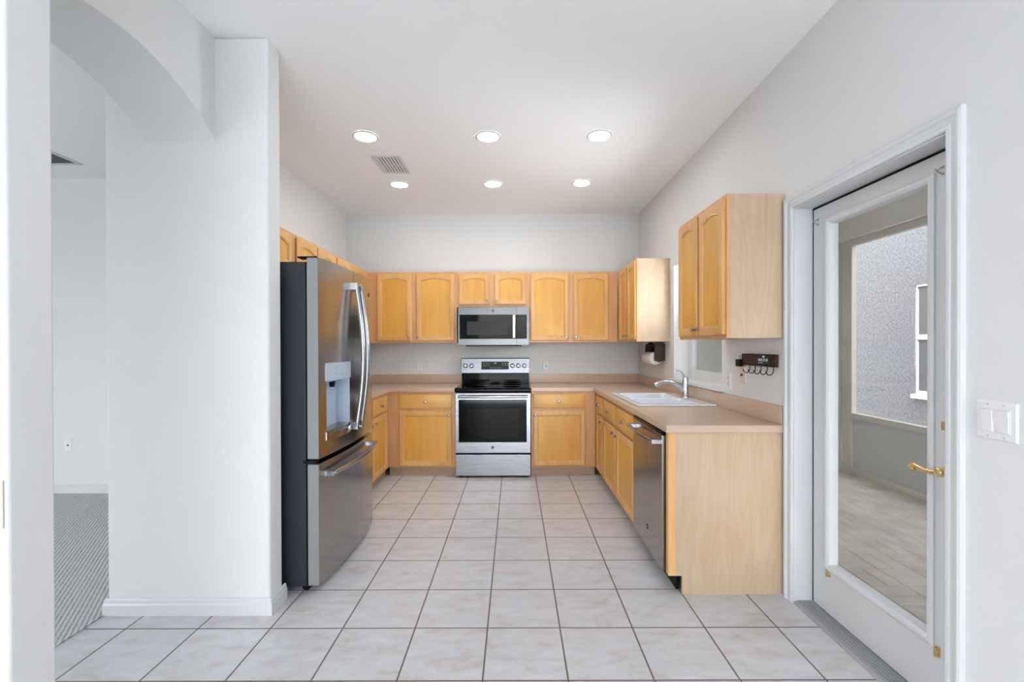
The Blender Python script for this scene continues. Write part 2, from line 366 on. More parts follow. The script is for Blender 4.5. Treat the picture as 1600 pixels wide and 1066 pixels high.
# the patio door
XD = XR+.092; door_y0, door_y1, door_z0, door_z1 = DY0+.022, DY1-.030, .018, DZ-.030
dr = struct(MB().plan([door_y0, 1.668, 2.226, door_y1], [door_z0, .243, 1.945, door_z1], lambda i, j: not (i == 1 and j == 1), XD, XD+.045, lambda u, v, w: (w, u, v)).build('door_1', M['door_white'], bevel=.002))
b = MB(); ring = [(0, 0), (0, -.008), (.010, -.013), (.020, -.012), (.030, -.004), (.034, .006), (.036, .02), (.036, .035), (0, .035)]
gy0, gy1, gz0, gz1 = 1.655, 2.239, .230, 1.958
b.loops([[(XD+dx, gy0+a, gz0+a), (XD+dx, gy1-a, gz0+a), (XD+dx, gy1-a, gz1-a), (XD+dx, gy0+a, gz1-a)] for a, dx in ring], False, False)
b.build('glass_frame', M['trim'], dr, smooth=25)
MB().box(XD+.017, XD+.023, gy0+.034, gy1-.034, gz0+.034, gz1-.034).build('glass_pane', M['glass'], dr)
MB().box(XD+.003, XD+.044, door_y0+.001, door_y1+.0115, door_z1, door_z1+.0115).box(XD+.003, XD+.044, door_y1, door_y1+.0115, door_z0, door_z1).build('weather_strip', M['black'], dr)
hy, hz = 1.592, .885
b = MB()
esc = [(.0, .072), (.010, .060), (.022, .030), (.026, 0), (.022, -.030), (.010, -.060), (0, -.072), (-.010, -.060), (-.022, -.030), (-.026, 0), (-.022, .030), (-.010, .060)]
b.loops([[(XD, hy+a, hz+c) for a, c in esc], [(XD-.007, hy+a*.9, hz+c*.92) for a, c in esc], [(XD-.010, hy+a*.5, hz+c*.6) for a, c in esc]])
b.lathe([(.024, 0), (.024, .012), (.017, .020), (.013, .034), (.016, .040), (.016, .052), (.006, .058)], (XD, hy, hz), (-1,0,0))
b.tube([(XD-.046, hy, hz), (XD-.050, hy+.020, hz-.004), (XD-.052, hy+.050, hz-.006), (XD-.052, hy+.080, hz+.002), (XD-.051, hy+.098, hz+.004), (XD-.048, hy+.108, hz-.006), (XD-.048, hy+.104, hz-.016), (XD-.049, hy+.096, hz-.014)],
       [.009, .010, .009, .008, .009, .011, .010, .007], 12)
h = b.build('lever_handle', M['brass'], dr); h['label'] = 'polished brass lever handle with scrolled end'
b = MB(); b.lathe([(.026, 0), (.026, .005), (.020, .010), (.008, .012), (.007, .02)], (XD, hy, 1.046), (-1,0,0)); b.loops([[(XD-.018-.018*k, hy-.004, 1.046-.018+.006*k), (XD-.018-.018*k, hy+.004, 1.046-.018+.006*k), (XD-.018-.018*k, hy+.004, 1.046+.022-.004*k), (XD-.018-.018*k, hy-.004, 1.046+.022-.004*k)] for k in (0, 1)])
h = b.build('deadbolt_turn', M['brass'], dr, bevel=.002); h['label'] = 'small brass deadbolt thumb turn'
for yy, zz in ((2.297, 1.953), (1.628, 1.955)):      # slim curtain rod brackets at the top corners
    b = MB(); b.box(XD-.003, XD, yy-.005, yy+.005, zz-.017, zz-.008).box(XD-.003, XD, yy-.005, yy+.005, zz+.008, zz+.017)
    b.tube([(XD-.003, yy, zz-.012), (XD-.017, yy, zz-.006), (XD-.027, yy, zz+.002), (XD-.027, yy, zz+.007)], .002, 8)
    b.tube([(XD-.003, yy, zz+.012), (XD-.011, yy, zz+.009), (XD-.018, yy, zz+.001)], .002, 8); b.build('rod_bracket', M['nickel'], dr)
for yy, zz in ((2.212, .222), (1.640, .222)):
    b = MB(); b.box(XD-.003, XD, yy-.007, yy+.007, zz-.019, zz+.019); b.cyl((XD-.014, yy, zz-.016), (XD-.014, yy, zz+.016), .005, n=10)
    b.box(XD-.014, XD-.002, yy-.004, yy+.004, zz-.018, zz-.012).box(XD-.014, XD-.002, yy-.004, yy+.004, zz+.010, zz+.016)
    b.build('rod_catch', M['brass'], dr)

# window over the sink
wd = struct(MB().box(XR-.035, XR+.13, WY0-.03, WY1+.03, WZ0-.022, WZ0+.004).build('trim_4', M['trim'], bevel=.004))
XW = XR+.128
fr = MB().plan([WY0, WY0+.045, WY1-.045, WY1], [WZ0, WZ0+.05, 1.515, 1.555, WZ1-.045, WZ1], lambda i, j: not (i == 1 and j in (1, 3)), XW, XW+.06, lambda u, v, w: (w, u, v)).build('window_1', M['trim'], bevel=.004)
struct(fr)
b = MB().plan([WY0+.045, WY0+.075, WY1-.075, WY1-.045], [WZ0+.05, WZ0+.085, 1.485, 1.515], lambda i, j: not (i == 1 and j == 1), XW+.006, XW+.04, lambda u, v, w: (w, u, v)); b.build('lower_sash', M['trim'], fr, bevel=.003)
MB().box(XW+.02, XW+.025, WY0+.07, WY1-.07, WZ0+.08, 1.49).build('lower_pane', M['glass'], fr)
MB().box(XW+.03, XW+.035, WY0+.04, WY1-.04, 1.55, WZ1-.04).build('upper_pane', M['glass'], fr)

# ------------------------------------------------------------------ patio outside
ZP = -.05; XO = 3.63; XS = 5.0
b = MB(); L2 = .2005; x0p = XR+.2; y0p = .605; g = .004; t = .004      # basketweave: pairs of bricks, turned in every other square
for i in range(17):
    for j in range(34):
        for q in (0, 1):
            if (i+j) % 2 == 0: X0, X1, Y0, Y1 = i*L2+q*L2/2, i*L2+(q+1)*L2/2, j*L2, (j+1)*L2
            else: X0, X1, Y0, Y1 = i*L2, (i+1)*L2, j*L2+q*L2/2, j*L2+(q+1)*L2/2
            X0, X1, Y0, Y1 = x0p+X0+g/2, x0p+X1-g/2, y0p+Y0+g/2, y0p+Y1-g/2
            b.loops([[(X0, Y0, ZP-.03), (X1, Y0, ZP-.03), (X1, Y1, ZP-.03), (X0, Y1, ZP-.03)], [(X0, Y0, ZP-t), (X1, Y0, ZP-t), (X1, Y1, ZP-t), (X0, Y1, ZP-t)], [(X0+t, Y0+t, ZP), (X1-t, Y0+t, ZP), (X1-t, Y1-t, ZP), (X0+t, Y1-t, ZP)]])
struct(b.build('floor_patio', M['paver']))
struct(MB().box(x0p, 5.0, 0, 7.6, ZP-.10, ZP-.006).build('floor_patio_base', M['joint']))
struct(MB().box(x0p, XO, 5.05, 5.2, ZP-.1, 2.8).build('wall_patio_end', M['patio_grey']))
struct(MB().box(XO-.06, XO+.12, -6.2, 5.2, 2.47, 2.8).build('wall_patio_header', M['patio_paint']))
struct(MB().plan([x0p, XO+.3, XS-.01], [-6.2, 2.4, 5.2], lambda i, j: i == 0 or j == 0, 2.8, 2.9, lambda u, v, w: (u, v, w)).build('ceiling_patio_sun_block', M['patio_paint'], diss=True))  # roof part beyond the header added out of view to keep sun off ground
sc = thing('screen_enclosure', 'cream aluminium patio enclosure frame seen through the glass door', 'screen frame', (XO, 4.9, ZP))
def sbox(n, m, y0, y1, z0, z1, xo=0., w=.05): MB().box(xo, xo+w, y0-4.9, y1-4.9, z0-ZP, z1-ZP).build(n, m, sc, bevel=.003)
sbox('top_rail', M['cream'], -.4, 5.049, 2.40, 2.468)
b = MB().box(0, .05, .0, .149, .001, 2.40-ZP)
for zz in (.75, 1.35, 2.05): b.lathe([(.004, 0), (.003, .002)], (0, .04, zz), (-1,0,0), 10)
b.build('post', M['cream'], sc)
sbox('post', M['cream'], 2.6, 2.65, ZP+.001, 2.40)
sbox('chair_rail', M['cream'], 2.65, 4.9, .55, .605, -.015, .075)
sbox('kick_plate', M['kick'], 2.65, 4.9, ZP+.06, .55, .015, .01)
sbox('bottom_rail', M['cream'], 2.65, 4.9, ZP+.001, ZP+.06)
w2y0, w2y1, w2z0, w2z1 = 4.75, 5.68, .72, 2.085
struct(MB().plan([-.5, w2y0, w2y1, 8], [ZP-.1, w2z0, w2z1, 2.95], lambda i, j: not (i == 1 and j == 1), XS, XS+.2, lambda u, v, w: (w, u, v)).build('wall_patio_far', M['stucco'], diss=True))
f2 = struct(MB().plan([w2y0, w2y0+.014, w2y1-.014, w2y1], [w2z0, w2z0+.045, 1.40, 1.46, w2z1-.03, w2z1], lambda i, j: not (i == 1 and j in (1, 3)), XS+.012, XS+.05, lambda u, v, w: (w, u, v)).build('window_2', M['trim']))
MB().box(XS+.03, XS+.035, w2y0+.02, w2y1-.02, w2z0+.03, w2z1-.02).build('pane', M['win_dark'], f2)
struct(MB().box(XS-.04, XS+.012, w2y0-.04, w2y1+.02, w2z0-.05, w2z0).build('trim_5', M['trim']))

struct(MB().box(-6.7, 5.0, -13, YF-.2, ZP-.1, ZP).build('floor_deck', M['deck']))

# ------------------------------------------------------------------ cabinets
PROJ = .018
def door_mesh(b, x0, x1, z0, z1, arch, fw=.052):
    """framed front: outer slab, moulded inner edge; returns the inner loop for the panel"""
    n = 17; ix0, ix1, iz0, iz1 = x0+fw, x1-fw, z0+fw, z1-fw
    rise = min(.032, (ix1-ix0)*.12) if arch else 0.
    def inner(a):
        l = [(ix0+a, iz0+a), (ix1-a, iz0+a)]
        for k in range(n):
            s = k/(n-1); x = ix1-a-(ix1-ix0-2*a)*s
            l.append((x, iz1-a-rise+rise*(1-(2*s-1)**2)))
        return l
    def outer(a):
        l = [(x0+a, z0+a), (x1-a, z0+a)]
        for k in range(n): l.append((x1-a-(x1-x0-2*a)*k/(n-1), z1-a))
        return l
    ls = [[(x, -.0005, z) for x, z in outer(.003)], [(x, -PROJ+.005, z) for x, z in outer(0)], [(x, -PROJ, z) for x, z in outer(.006)],
          [(x, -PROJ, z) for x, z in inner(-.010)], [(x, -PROJ+.003, z) for x, z in inner(-.006)], [(x, -PROJ+.002, z) for x, z in inner(-.002)], [(x, -PROJ+.009, z) for x, z in inner(.002)]]
    b.loops(ls, True, False)
    return [(x, z) for x, z in inner(.002)]
def add_knob(parent, x, z, y=-PROJ):
    MB().lathe([(.006, 0), (.005, .010), (.009, .016), (.0145, .020), (.0150, .024), (.011, .029), (.003, .0305)], (x, y, z), (0,-1,0), 16).build('knob', M['nickel'], parent)
def add_door(root, x0, x1, z0, z1, arch, knob):
    b = MB(); inn = door_mesh(b, x0, x1, z0, z1, arch); d = b.build('door', M['maple'], root, smooth=28)
    MB().prism([(x, -PROJ+.009, z) for x, z in inn], (0, .004, 0)).build('panel', M['maple_panel'], d)
    if knob: add_knob(d, *knob)
def add_drawer(root, x0, x1, z0, z1):
    b = MB(); b.loops([[(x, y, z) for x, z in ((x0+a, z0+a), (x1-a, z0+a), (x1-a, z1-a), (x0+a, z1-a))] for a, y in ((.003, -.0005), (0, -PROJ+.006), (.004, -PROJ+.002), (.010, -PROJ))])
    d = b.build('drawer', M['maple_h'], root, smooth=20); add_knob(d, (x0+x1)/2, (z0+z1)/2)
def cabinet(name, label, loc, rz, width, depth, z0, z1, doors=(), drawers=(), base=False, toe=.045, bodymat='laminate', tx=(0, 0)):
    """front frame at local y=0 facing -y, x from 0 to width; doors: (x0, x1, z0, z1, knob x, knob z)"""
    r = thing(name, label, 'cabinet', loc, rz)
    t = .016
    b = MB().box(0, t, .019, depth, z0, z1).box(width-t, width, .019, depth, z0, z1).box(t, width-t, .019, depth, z0, z0+t).box(t, width-t, depth-.008, depth, z0+t, z1)
    if not base: b.box(t, width-t, .019, depth-.008, z1-t, z1)
    b.build('carcass', M[bodymat], r)
    # face frame: a sheet with a hole behind each door/drawer group is hidden, so rails and stiles only
    xs = sorted({0., width} | {v for d in doors for v in (d[0]+.012, d[1]-.012)} | {v for d in drawers for v in (d[0]+.012, d[1]-.012)})
    zs = sorted({z0, z1} | {v for d in doors for v in (d[2]+.012, d[3]-.012)} | {v for d in drawers for v in (d[2]+.012, d[3]-.012)})
    holes = [(d[0]+.012, d[1]-.012, d[2]+.012, d[3]-.012) for d in list(doors)+list(drawers)]
    def solid(i, j):
        cx, czz = (xs[i]+xs[i+1])/2, (zs[j]+zs[j+1])/2
        return not any(h[0] < cx < h[1] and h[2] < czz < h[3] for h in holes)
    MB().plan(xs, zs, solid, 0, .019, lambda u, v, w: (u, w, v)).build('face_frame', M['maple_face'], r, diss=True)
    for d in doors: add_door(r, d[0], d[1], d[2], d[3], not base, (d[4], d[5]) if len(d) > 4 else None)
    for d in drawers: add_drawer(r, *d)
    if base:
        MB().box(-tx[0], width+tx[1], toe, toe+.016, 0, z0).build('toe_kick', M['toe'], r)
    return r
UZ0, UZ1 = 1.372, 2.142; DZ0, DZ1 = 1.392, 2.120; KZ = 1.430
YU = 4.97
# back wall uppers (local x = X - X0)
def back_upper(label, X0, X1, dd, z0=UZ0, dz0=DZ0, kz=KZ):
    return cabinet('wall_cabinet', label, (X0, YU, 0), 0, X1-X0, YB-YU-.001, z0, UZ1, [(a-X0, c-X0, dz0, DZ1, k-X0, kz) for a, c, k in dd])
back_upper('maple two-door wall cabinet on the back wall left of the microwave', -1.594, -.629, [(-1.497, -1.122, -1.150), (-1.068, -.653, -1.048)])
back_upper('short maple two-door wall cabinet directly above the microwave', -.628, .153, [(-.606, -.271, -.293), (-.215, .128, -.191)], 1.757, 1.785, 1.825)
back_upper('maple two-door wall cabinet on the back wall right of the microwave', .154, 1.125, [(.174, .592, .566), (.640, 1.024, .668)])
# right wall uppers, facing -X: local x runs towards the camera
XU = 1.131
def right_upper(label, Ya, Yb, dd):
    return cabinet('wall_cabinet', label, (XU, Ya, 0), -PI/2, Ya-Yb, XR-XU-.001, UZ0, UZ1, [(Ya-a, Ya-c, DZ0, DZ1, Ya-k, KZ) for a, c, k in dd])
right_upper('maple wall cabinet in the far right corner above the paper towels', 4.968, 4.213, [(4.84, 4.56, 4.585), (4.50, 4.222, 4.475)])
right_upper('nearest maple wall cabinet, between the window and the glass door', 3.110, 2.426, [(3.095, 2.780, 2.805), (2.755, 2.436, 2.730)])
# left wall uppers, facing +X: local x runs away from the camera
XUL = -1.582
def left_upper(label, Ya, Yb, dd, z0=UZ0):
    return cabinet('wall_cabinet', label, (XUL, Ya, 0), PI/2, Yb-Ya, XUL-XL-.001, z0, UZ1, [(a-Ya, c-Ya, z0+.02, DZ1, k-Ya, z0+.06) for a, c, k in dd])
left_upper('maple wall cabinet above the refrigerator, next to the white wing wall', 2.385, 3.248, [(2.42, 2.80, 2.775), (2.83, 3.213, 2.855)], 1.86)
left_upper('middle maple wall cabinet on the left wall, mostly behind the refrigerator', 3.250, 4.024, [(3.285, 3.62, 3.595), (3.646, 4.005, 3.67)], 1.86)
left_upper('maple wall cabinet on the left wall nearest the back corner', 4.026, 4.968, [(4.040, 4.376, 4.35), (4.394, 4.84, 4.42)])

# base cabinets
BZ0, BZ1 = .095, .866; YBF = 4.652; RL, RR = -.6035, .1655
KD = .765
cabinet('base_cabinet', 'maple base cabinet with one drawer and door left of the range', (-1.292, YBF, 0), 0, RL-.003+1.292, YB-YBF-.001, BZ0, BZ1,
        [(-1.178+1.292, -.6425+1.292, .110, .672, -.672+1.292, .630)], [(-1.178+1.292, -.6425+1.292, .696, .843)], True)
cabinet('base_cabinet', 'maple base cabinet with one drawer and door right of the range', (RR+.003, YBF, 0), 0, .826-RR-.003, YB-YBF-.001, BZ0, BZ1,
        [(.188-RR-.003, .7175-RR-.003, .110, .672, .208-RR, .632)], [(.188-RR-.003, .7175-RR-.003, .696, .843)], True)
XBR = .828
def right_base(label, Ya, Yb, dd, dw):
    return cabinet('base_cabinet', label, (XBR, Ya, 0), -PI/2, Ya-Yb, XR-XBR-.001, BZ0, BZ1, [(Ya-a, Ya-c, .112, .660, Ya-k, .618) for a, c, k in dd], [(Ya-a, Ya-c, .686, .840) for a, c in dw], True, .062, tx=(.046 if Ya > 4.6 else 0, 0))
right_base('narrow maple base cabinet in the right corner beside the sink cabinet', 4.649, 4.196, [(4.534, 4.218, 4.250)], [(4.534, 4.218)])
right_base('maple two-door sink base cabinet beside the dishwasher', 4.194, 3.094, [(4.165, 3.682, 3.712), (3.642, 3.120, 3.612)], [(4.165, 3.682), (3.642, 3.120)])
XBL = -1.292
cabinet('base_cabinet', 'maple base cabinet on the left wall just beyond the refrigerator', (XBL, 3.42, 0), PI/2, 4.649-3.42, XBL-XL-.001, BZ0, BZ1,
        [(3.46-3.42, 4.05-3.42, .110, .672, 4.02-3.42, .630), (4.10-3.42, 4.555-3.42, .110, .672, 4.135-3.42, .630)], [(3.46-3.42, 4.05-3.42, .696, .843), (4.10-3.42, 4.555-3.42, .696, .843)], True, tx=(0, .046))
# end panel of the right run
ep = thing('end_panel', 'pale maple laminate end panel closing the counter run beside the dishwasher', 'cabinet panel', (XBR, 2.428, 0))
MB().prism([(.028, 0, .100), (.066, 0, .100), (.066, 0, 0), (XR-XBR-.001, 0, 0), (XR-XBR-.001, 0, .866), (.028, 0, .866)], (0, .018, 0)).build('side', M['laminate'], ep)
MB().box(-.008, .028, 0, .036, .100, .866).build('stile', M['maple'], ep)
MB().box(.07, XR-XBR-.001, .018, .030, 0, .09).build('toe_return', M['black'], ep)

# countertops with backsplash
CZ0, CZ1 = .868, .908
XCF = .805; YCE = 2.412; YCF = 4.628
SX0, SX1, SY0, SY1 = .885, 1.345, 3.19, 3.95
ct = tag(MB().plan([RR+.001, XCF, SX0, SX1, XR-.001], [YCE, SY0, SY1, YCF, YB-.001], lambda i, j: (i > 0 or j == 3) and not (i == 2 and j == 1), CZ0, CZ1, lambda u, v, w: (u, v, w)).build('countertop', M['counter'], bevel=.004, seg=2, diss=True),
         'beige laminate L-shaped countertop with the sink, right of the range', 'countertop')
MB().box(RR+.001, XR-.021, YB-.021, YB-.001, CZ1, 1.008).box(XR-.021, XR-.001, YCE+.01, YB-.001, CZ1, 1.008).build('backsplash', M['counter'], ct, bevel=.003)
XCL = -1.27
ct2 = tag(MB().plan([XL+.001, XCL, RL-.001], [3.42, YCF, YB-.001], lambda i, j: not (i == 1 and j == 0), CZ0, CZ1, lambda u, v, w: (u, v, w)).build('countertop', M['counter'], bevel=.004, diss=True),
          'beige laminate L-shaped countertop between the refrigerator and the range', 'countertop')
MB().box(XL+.021, RL-.001, YB-.021, YB-.001, CZ1, 1.008).box(XL+.001, XL+.021, 3.42, YB-.001, CZ1, 1.008).build('backsplash', M['counter'], ct2, bevel=.003)

# ------------------------------------------------------------------ sink and faucet
sk = thing('kitchen_sink', 'white double-bowl drop-in sink under the kitchen window', 'sink', (1.10, 3.57, CZ1))
ox, oy = 1.10, 3.57
rx0, rx1, ry0, ry1 = .855-ox, 1.405-ox, 3.155-oy, 3.985-oy
bx0, bx1 = .905-ox, 1.295-ox; d0, d1 = -.015, .015
b0, b1 = 3.205-oy, 3.935-oy
MB().plan([rx0, bx0, bx1, rx1], [ry0, b0, d0, d1, b1, ry1], lambda i, j: not (i == 1 and j in (1, 3)), .0005, .014, lambda u, v, w: (u, v, w)).build('rim', M['porcelain'], sk, bevel=.006, seg=3, diss=True)
def bowl(y0, y1):
    b = MB(); n = 6
    def rr(a, z, rad=.05):
        pts = []
        for cx_, cy_, a0 in ((bx1-a-rad, y1-a-rad, 0), (bx0+a+rad, y1-a-rad, 90), (bx0+a+rad, y0+a+rad, 180), (bx1-a-rad, y0+a+rad, 270)):
            for k in range(n+1):
                t = math.radians(a0+90*k/n); pts.append((cx_+rad*math.cos(t), cy_+rad*math.sin(t), z))
        return pts
    b.loops([rr(-.004, .010, .03), rr(0, .002, .04), rr(.008, -.12), rr(.02, -.165), rr(.05, -.178, .06)], False, True)
    w = b.build('bowl', M['porcelain'], sk, smooth=50)
    MB().lathe([(.042, 0), (.042, .003), (.032, .004), (.03, .001)], ((bx0+bx1)/2, (y0+y1)/2, -.1775), (0,0,1)).build('drain', M['chrome'], w)
bowl(b0, d0); bowl(d1, b1)
fx, fy, fz = 1.352, 3.60, CZ1+.0145
fa = thing('faucet', 'brushed metal single-lever faucet standing behind the sink', 'faucet', (fx, fy, fz))
MB().lathe([(.030, 0), (.030, .006), (.026, .012), (.024, .08), (.0235, .13), (.021, .155), (.012, .163), (.001, .165)], (0,0,0), (0,0,1)).build('body', M['chrome'], fa)
MB().tube([(-.005, 0, .045), (-.04, 0, .085), (-.085, 0, .112), (-.135, 0, .124), (-.180, 0, .122), (-.215, 0, .110), (-.235, 0, .096)], [.020, .018, .0155, .0145, .015, .018, .019], 14).build('spout', M['chrome'], fa)
MB().tube([(-.004, .0, .150), (-.014, .0, .170), (-.024, .0, .192), (-.044, .0, .208), (-.074, .0, .217)], [.011, .009, .0075, .0075, .006], 10, .7).build('lever', M['chrome'], fa)

# ------------------------------------------------------------------ emblems
def emblem(parent, x, y, z, r):
    b = MB(); n = 24
    b.lathe([(r, 0), (r, .002), (r*.86, .003), (r*.84, .0015), (.0005, .0015)], (x, y, z), (0,-1,0), n)
    e = b.build('emblem', M['dgrey'], parent)
    text('emblem_letters', 'GE', r*1.0, M['mark'], e, Matrix.Translation((x, y-.0022, z)) @ FRONT)
# ------------------------------------------------------------------ range
rg = thing('electric_range', 'stainless steel electric range with black glass cooktop between the base cabinets', 'stove', (-.219, 4.586, 0))
MB().box(-.378, .378, .03, .69, .03, .866).build('body', M['black'], rg)
for sx in (-.33, .33):
    for yy in (.07, .62): MB().cyl((sx, yy, 0), (sx, yy, .03), .022, n=16).build('foot', M['black'], rg)
MB().box(-.379, .379, .002, .03, .022, .236).build('drawer', M['steel'], rg, bevel=.004)
od = MB().plan([-.379, -.346, .338, .379], [.254, .362, .790, .858], lambda i, j: not (i == 1 and j == 1), 0, .03, lambda u, v, w: (u, w, v)).build('oven_door', M['steel'], rg, bevel=.003)
pts = [(-.3459, .7899), (-.3459, .372)] + [(-.3459+.6838*k/12, .372-.0095*math.sin(PI*k/12)) for k in range(1, 12)] + [(.3379, .372), (.3379, .7899)]
MB().prism([(x, .001, z) for x, z in pts], (0, .012, 0)).build('window', M['black_glass'], od)
MB().box(-.27, .26, .0004, .002, .40, .695).build('inner_window', M['oven_in'], od)
b = MB()
hp = [(-.352+.704*k/14, -.052-.014*math.sin(PI*k/14), .826) for k in range(15)]
b.tube(hp, .012, 12, 1.1)
for sx in (-.35, .35): b.cyl((sx, .002, .826), (sx, -.054, .826), .013, n=14)
b.build('handle', M['bar'], od)
emblem(rg, -.005, 0, .311, .014)
ckt = MB().loops([[(-.384, -.022, .872), (.384, -.022, .872), (.384, .60, .872), (-.384, .60, .872)], [(-.386, -.026, .890), (.386, -.026, .890), (.386, .60, .890), (-.386, .60, .890)], [(-.382, -.018, .912), (.382, -.018, .912), (.382, .60, .912), (-.382, .60, .912)]]).build('cooktop', M['black_glass'], rg, bevel=.003)
for x, y, r in ((-.19, .13, .115), (.19, .13, .095), (-.19, .40, .08), (.19, .40, .105), (0, .45, .06)):
    MB().lathe([(r, 0), (r, .0006), (r-.004, .0006), (r-.004, 0)], (x, y, .9121), (0,0,1), 40).build('burner_ring', M['dgrey'], ckt)
bk = MB().loops([[(x, .56+.02*0, z) for x, z in ((-.378, .912), (.378, .912), (.378, 1.028), (-.378, 1.028))], [(x, .68, z) for x, z in ((-.378, .912), (.378, .912), (.378, 1.028), (-.378, 1.028))]]).build('riser', M['black_glass'], rg, bevel=.003)
bgd = MB().prism([(-.385, .553, 1.028), (-.385, .575, 1.190), (-.385, .59, 1.196), (-.385, .68, 1.196), (-.385, .68, 1.028)], (.77, 0, 0)).build('backguard', M['steel'], rg, bevel=.003)
sl = math.atan2(.022, .162); BM = Matrix.Translation((0, .553, 1.028)) @ Matrix.Rotation(-sl, 4, 'X')
def onback(mb, *a, **k):
    o_ = mb.build(*a, **k); o_.data.transform(BM); return o_
dsp = onback(MB().box(-.157, .153, -.003, .004, .040, .130), 'display', M['dgrey'], rg)
b = MB(); b.box(-.012, .012, -.0038, -.0028, .108, .118); onback(b, 'clock_digits', M['mark'], dsp)
for k in range(3):
    for q in range(2):
        for x in (-.135, .075):
            onback(MB().box(x+.028*k, x+.015+.028*k, -.0036, -.0028, .085+.02*q, .088+.02*q), 'button_mark', M['nickel'], dsp)
for k in range(6): onback(MB().box(-.06+.022*k, -.048+.022*k, -.0036, -.0028, .058, .061), 'button_mark', M['nickel'], dsp)
for x in (-.338, -.268, .194, .262, .330):
    b = MB(); b.lathe([(.026, 0), (.026, .004), (.021, .008), (.019, .028), (.015, .032), (.001, .033)], (x, 0, .083), (0,-1,0), 20)
    kb = onback(b, 'knob', M['bar'], rg); onback(MB().box(x-.0025, x+.0025, -.0345, -.03, .083, .101), 'pointer', M['black'], kb)

# ------------------------------------------------------------------ microwave
mw = thing('microwave', 'stainless over-the-range microwave with black window under the short cabinet', 'microwave', (-.226, 4.872, 1.344))
MB().box(-.379, .379, .032, YB-4.872-.001, 0, .410).build('body', M['black'], mw)
MB().box(-.30, .30, .05, .30, -.012, -.0005).build('vent_base', M['black'], mw)
md = MB().plan([-.379, -.362, .247], [.0, .067, .325, .406], lambda i, j: not (i == 1 and j == 1), 0, .03, lambda u, v, w: (u, w, v)).build('door', M['steel_m'], mw, bevel=.002)
MB().box(-.3615, .2468, .0015, .02, .0675, .3245).build('window', M['black_glass'], md)
MB().box(-.283, .15, .0005, .002, .108, .253).build('mesh_window', M['dgrey'], md)
b = MB(); b.box(.207, .234, -.040, -.026, .074, .320).box(.212, .229, -.03, .003, .084, .104).box(.212, .229, -.03, .003, .290, .310); b.build('handle', M['bar'], md, bevel=.004)
emblem(mw, -.004, 0, .366, .013)
cp = MB().plan([.2485, .2505, .358, .379], [.0, .067, .325, .406], lambda i, j: not (i == 1 and j == 1), 0, .03, lambda u, v, w: (u, w, v)).build('control_panel', M['steel_m'], mw, bevel=.0015)
kp = MB().box(.251, .3575, .0015, .02, .0675, .3245).build('keypad', M['black_glass'], mw)
b = MB()
for r_ in range(7):
    for c_ in range(3): b.box(.267+.028*c_, .281+.028*c_, .0006, .0018, .085+.026*r_, .089+.026*r_)
b.build('key_marks', M['dgrey'], kp); MB().box(.275, .335, .0006, .0018, .292, .302).build('clock', M['dgrey'], kp)

# ------------------------------------------------------------------ refrigerator (local x runs away from the camera, front faces local -y)
fg = thing('refrigerator', 'stainless french-door refrigerator with dark sides beside the white wing wall', 'refrigerator', (-1.056, 2.905, 0), PI/2)
HW = .455
arcf = lambda x: -.028*(1-(x/HW)**2)
MB().box(-HW+.003, HW-.003, .072, .80, .035, 1.790).build('case', M['case'], fg, bevel=.004)
for x in (-HW+.05, HW-.05):
    MB().cyl((x-.02, .085, .024), (x+.02, .085, .024), .024, n=18).build('roller', M['black'], fg)
    MB().cyl((x-.02, .72, .024), (x+.02, .72, .024), .024, n=18).build('roller', M['black'], fg)
MB().box(-HW+.05, HW-.05, .074, .10, .04, .075).build('grille', M['black'], fg)
MB().box(-HW+.01, HW-.01, .056, .073, .70, .724).build('gasket', M['black'], fg)
MB().box(-HW+.006, HW-.006, .061, .073, .06, .69).build('gasket', M['black'], fg); MB().box(-HW+.006, HW-.006, .061, .073, .735, 1.79).build('gasket', M['black'], fg)
def skin(xs, zs, hole, y1, name, mtl):
    b = MB(); b.plan(xs, zs, lambda i, j: not hole(i, j), 0, y1, lambda u, v, w: (u, (arcf(u) if w == 0 else w), v))
    return b.build(name, mtl, fg, smooth=30)
def lins(a, c, n): return [a+(c-a)*k/n for k in range(n+1)]
def door_side(x, z0, z1, d):      # painted grey return on the hinge side
    MB().box(x-.0015, x+.0015, .002, .060, z0+.004, z1-.004).build('door_side', M['grey_side'], d)
hx0, hx1 = -.375, -.068
xs = sorted(lins(-HW, hx0, 3)[:-1] + lins(hx0, hx1, 8) + lins(hx1, -.002, 2)[1:])
i0, i1 = xs.index(hx0), xs.index(hx1)
dl = skin(xs, [.724, .862, 1.140, 1.812], lambda i, j: i0 <= i < i1 and j == 1, .060, 'fresh_food_door', M['steel_v']); door_side(-HW, .724, 1.812, dl)
drr = skin(lins(.002, HW, 10), [.724, 1.812], lambda i, j: False, .060, 'fresh_food_door', M['steel_v'])
fz_ = skin(lins(-HW, HW, 20), [.040, .698], lambda i, j: False, .060, 'freezer_drawer', M['steel_v']); door_side(-HW, .04, .698, fz_)
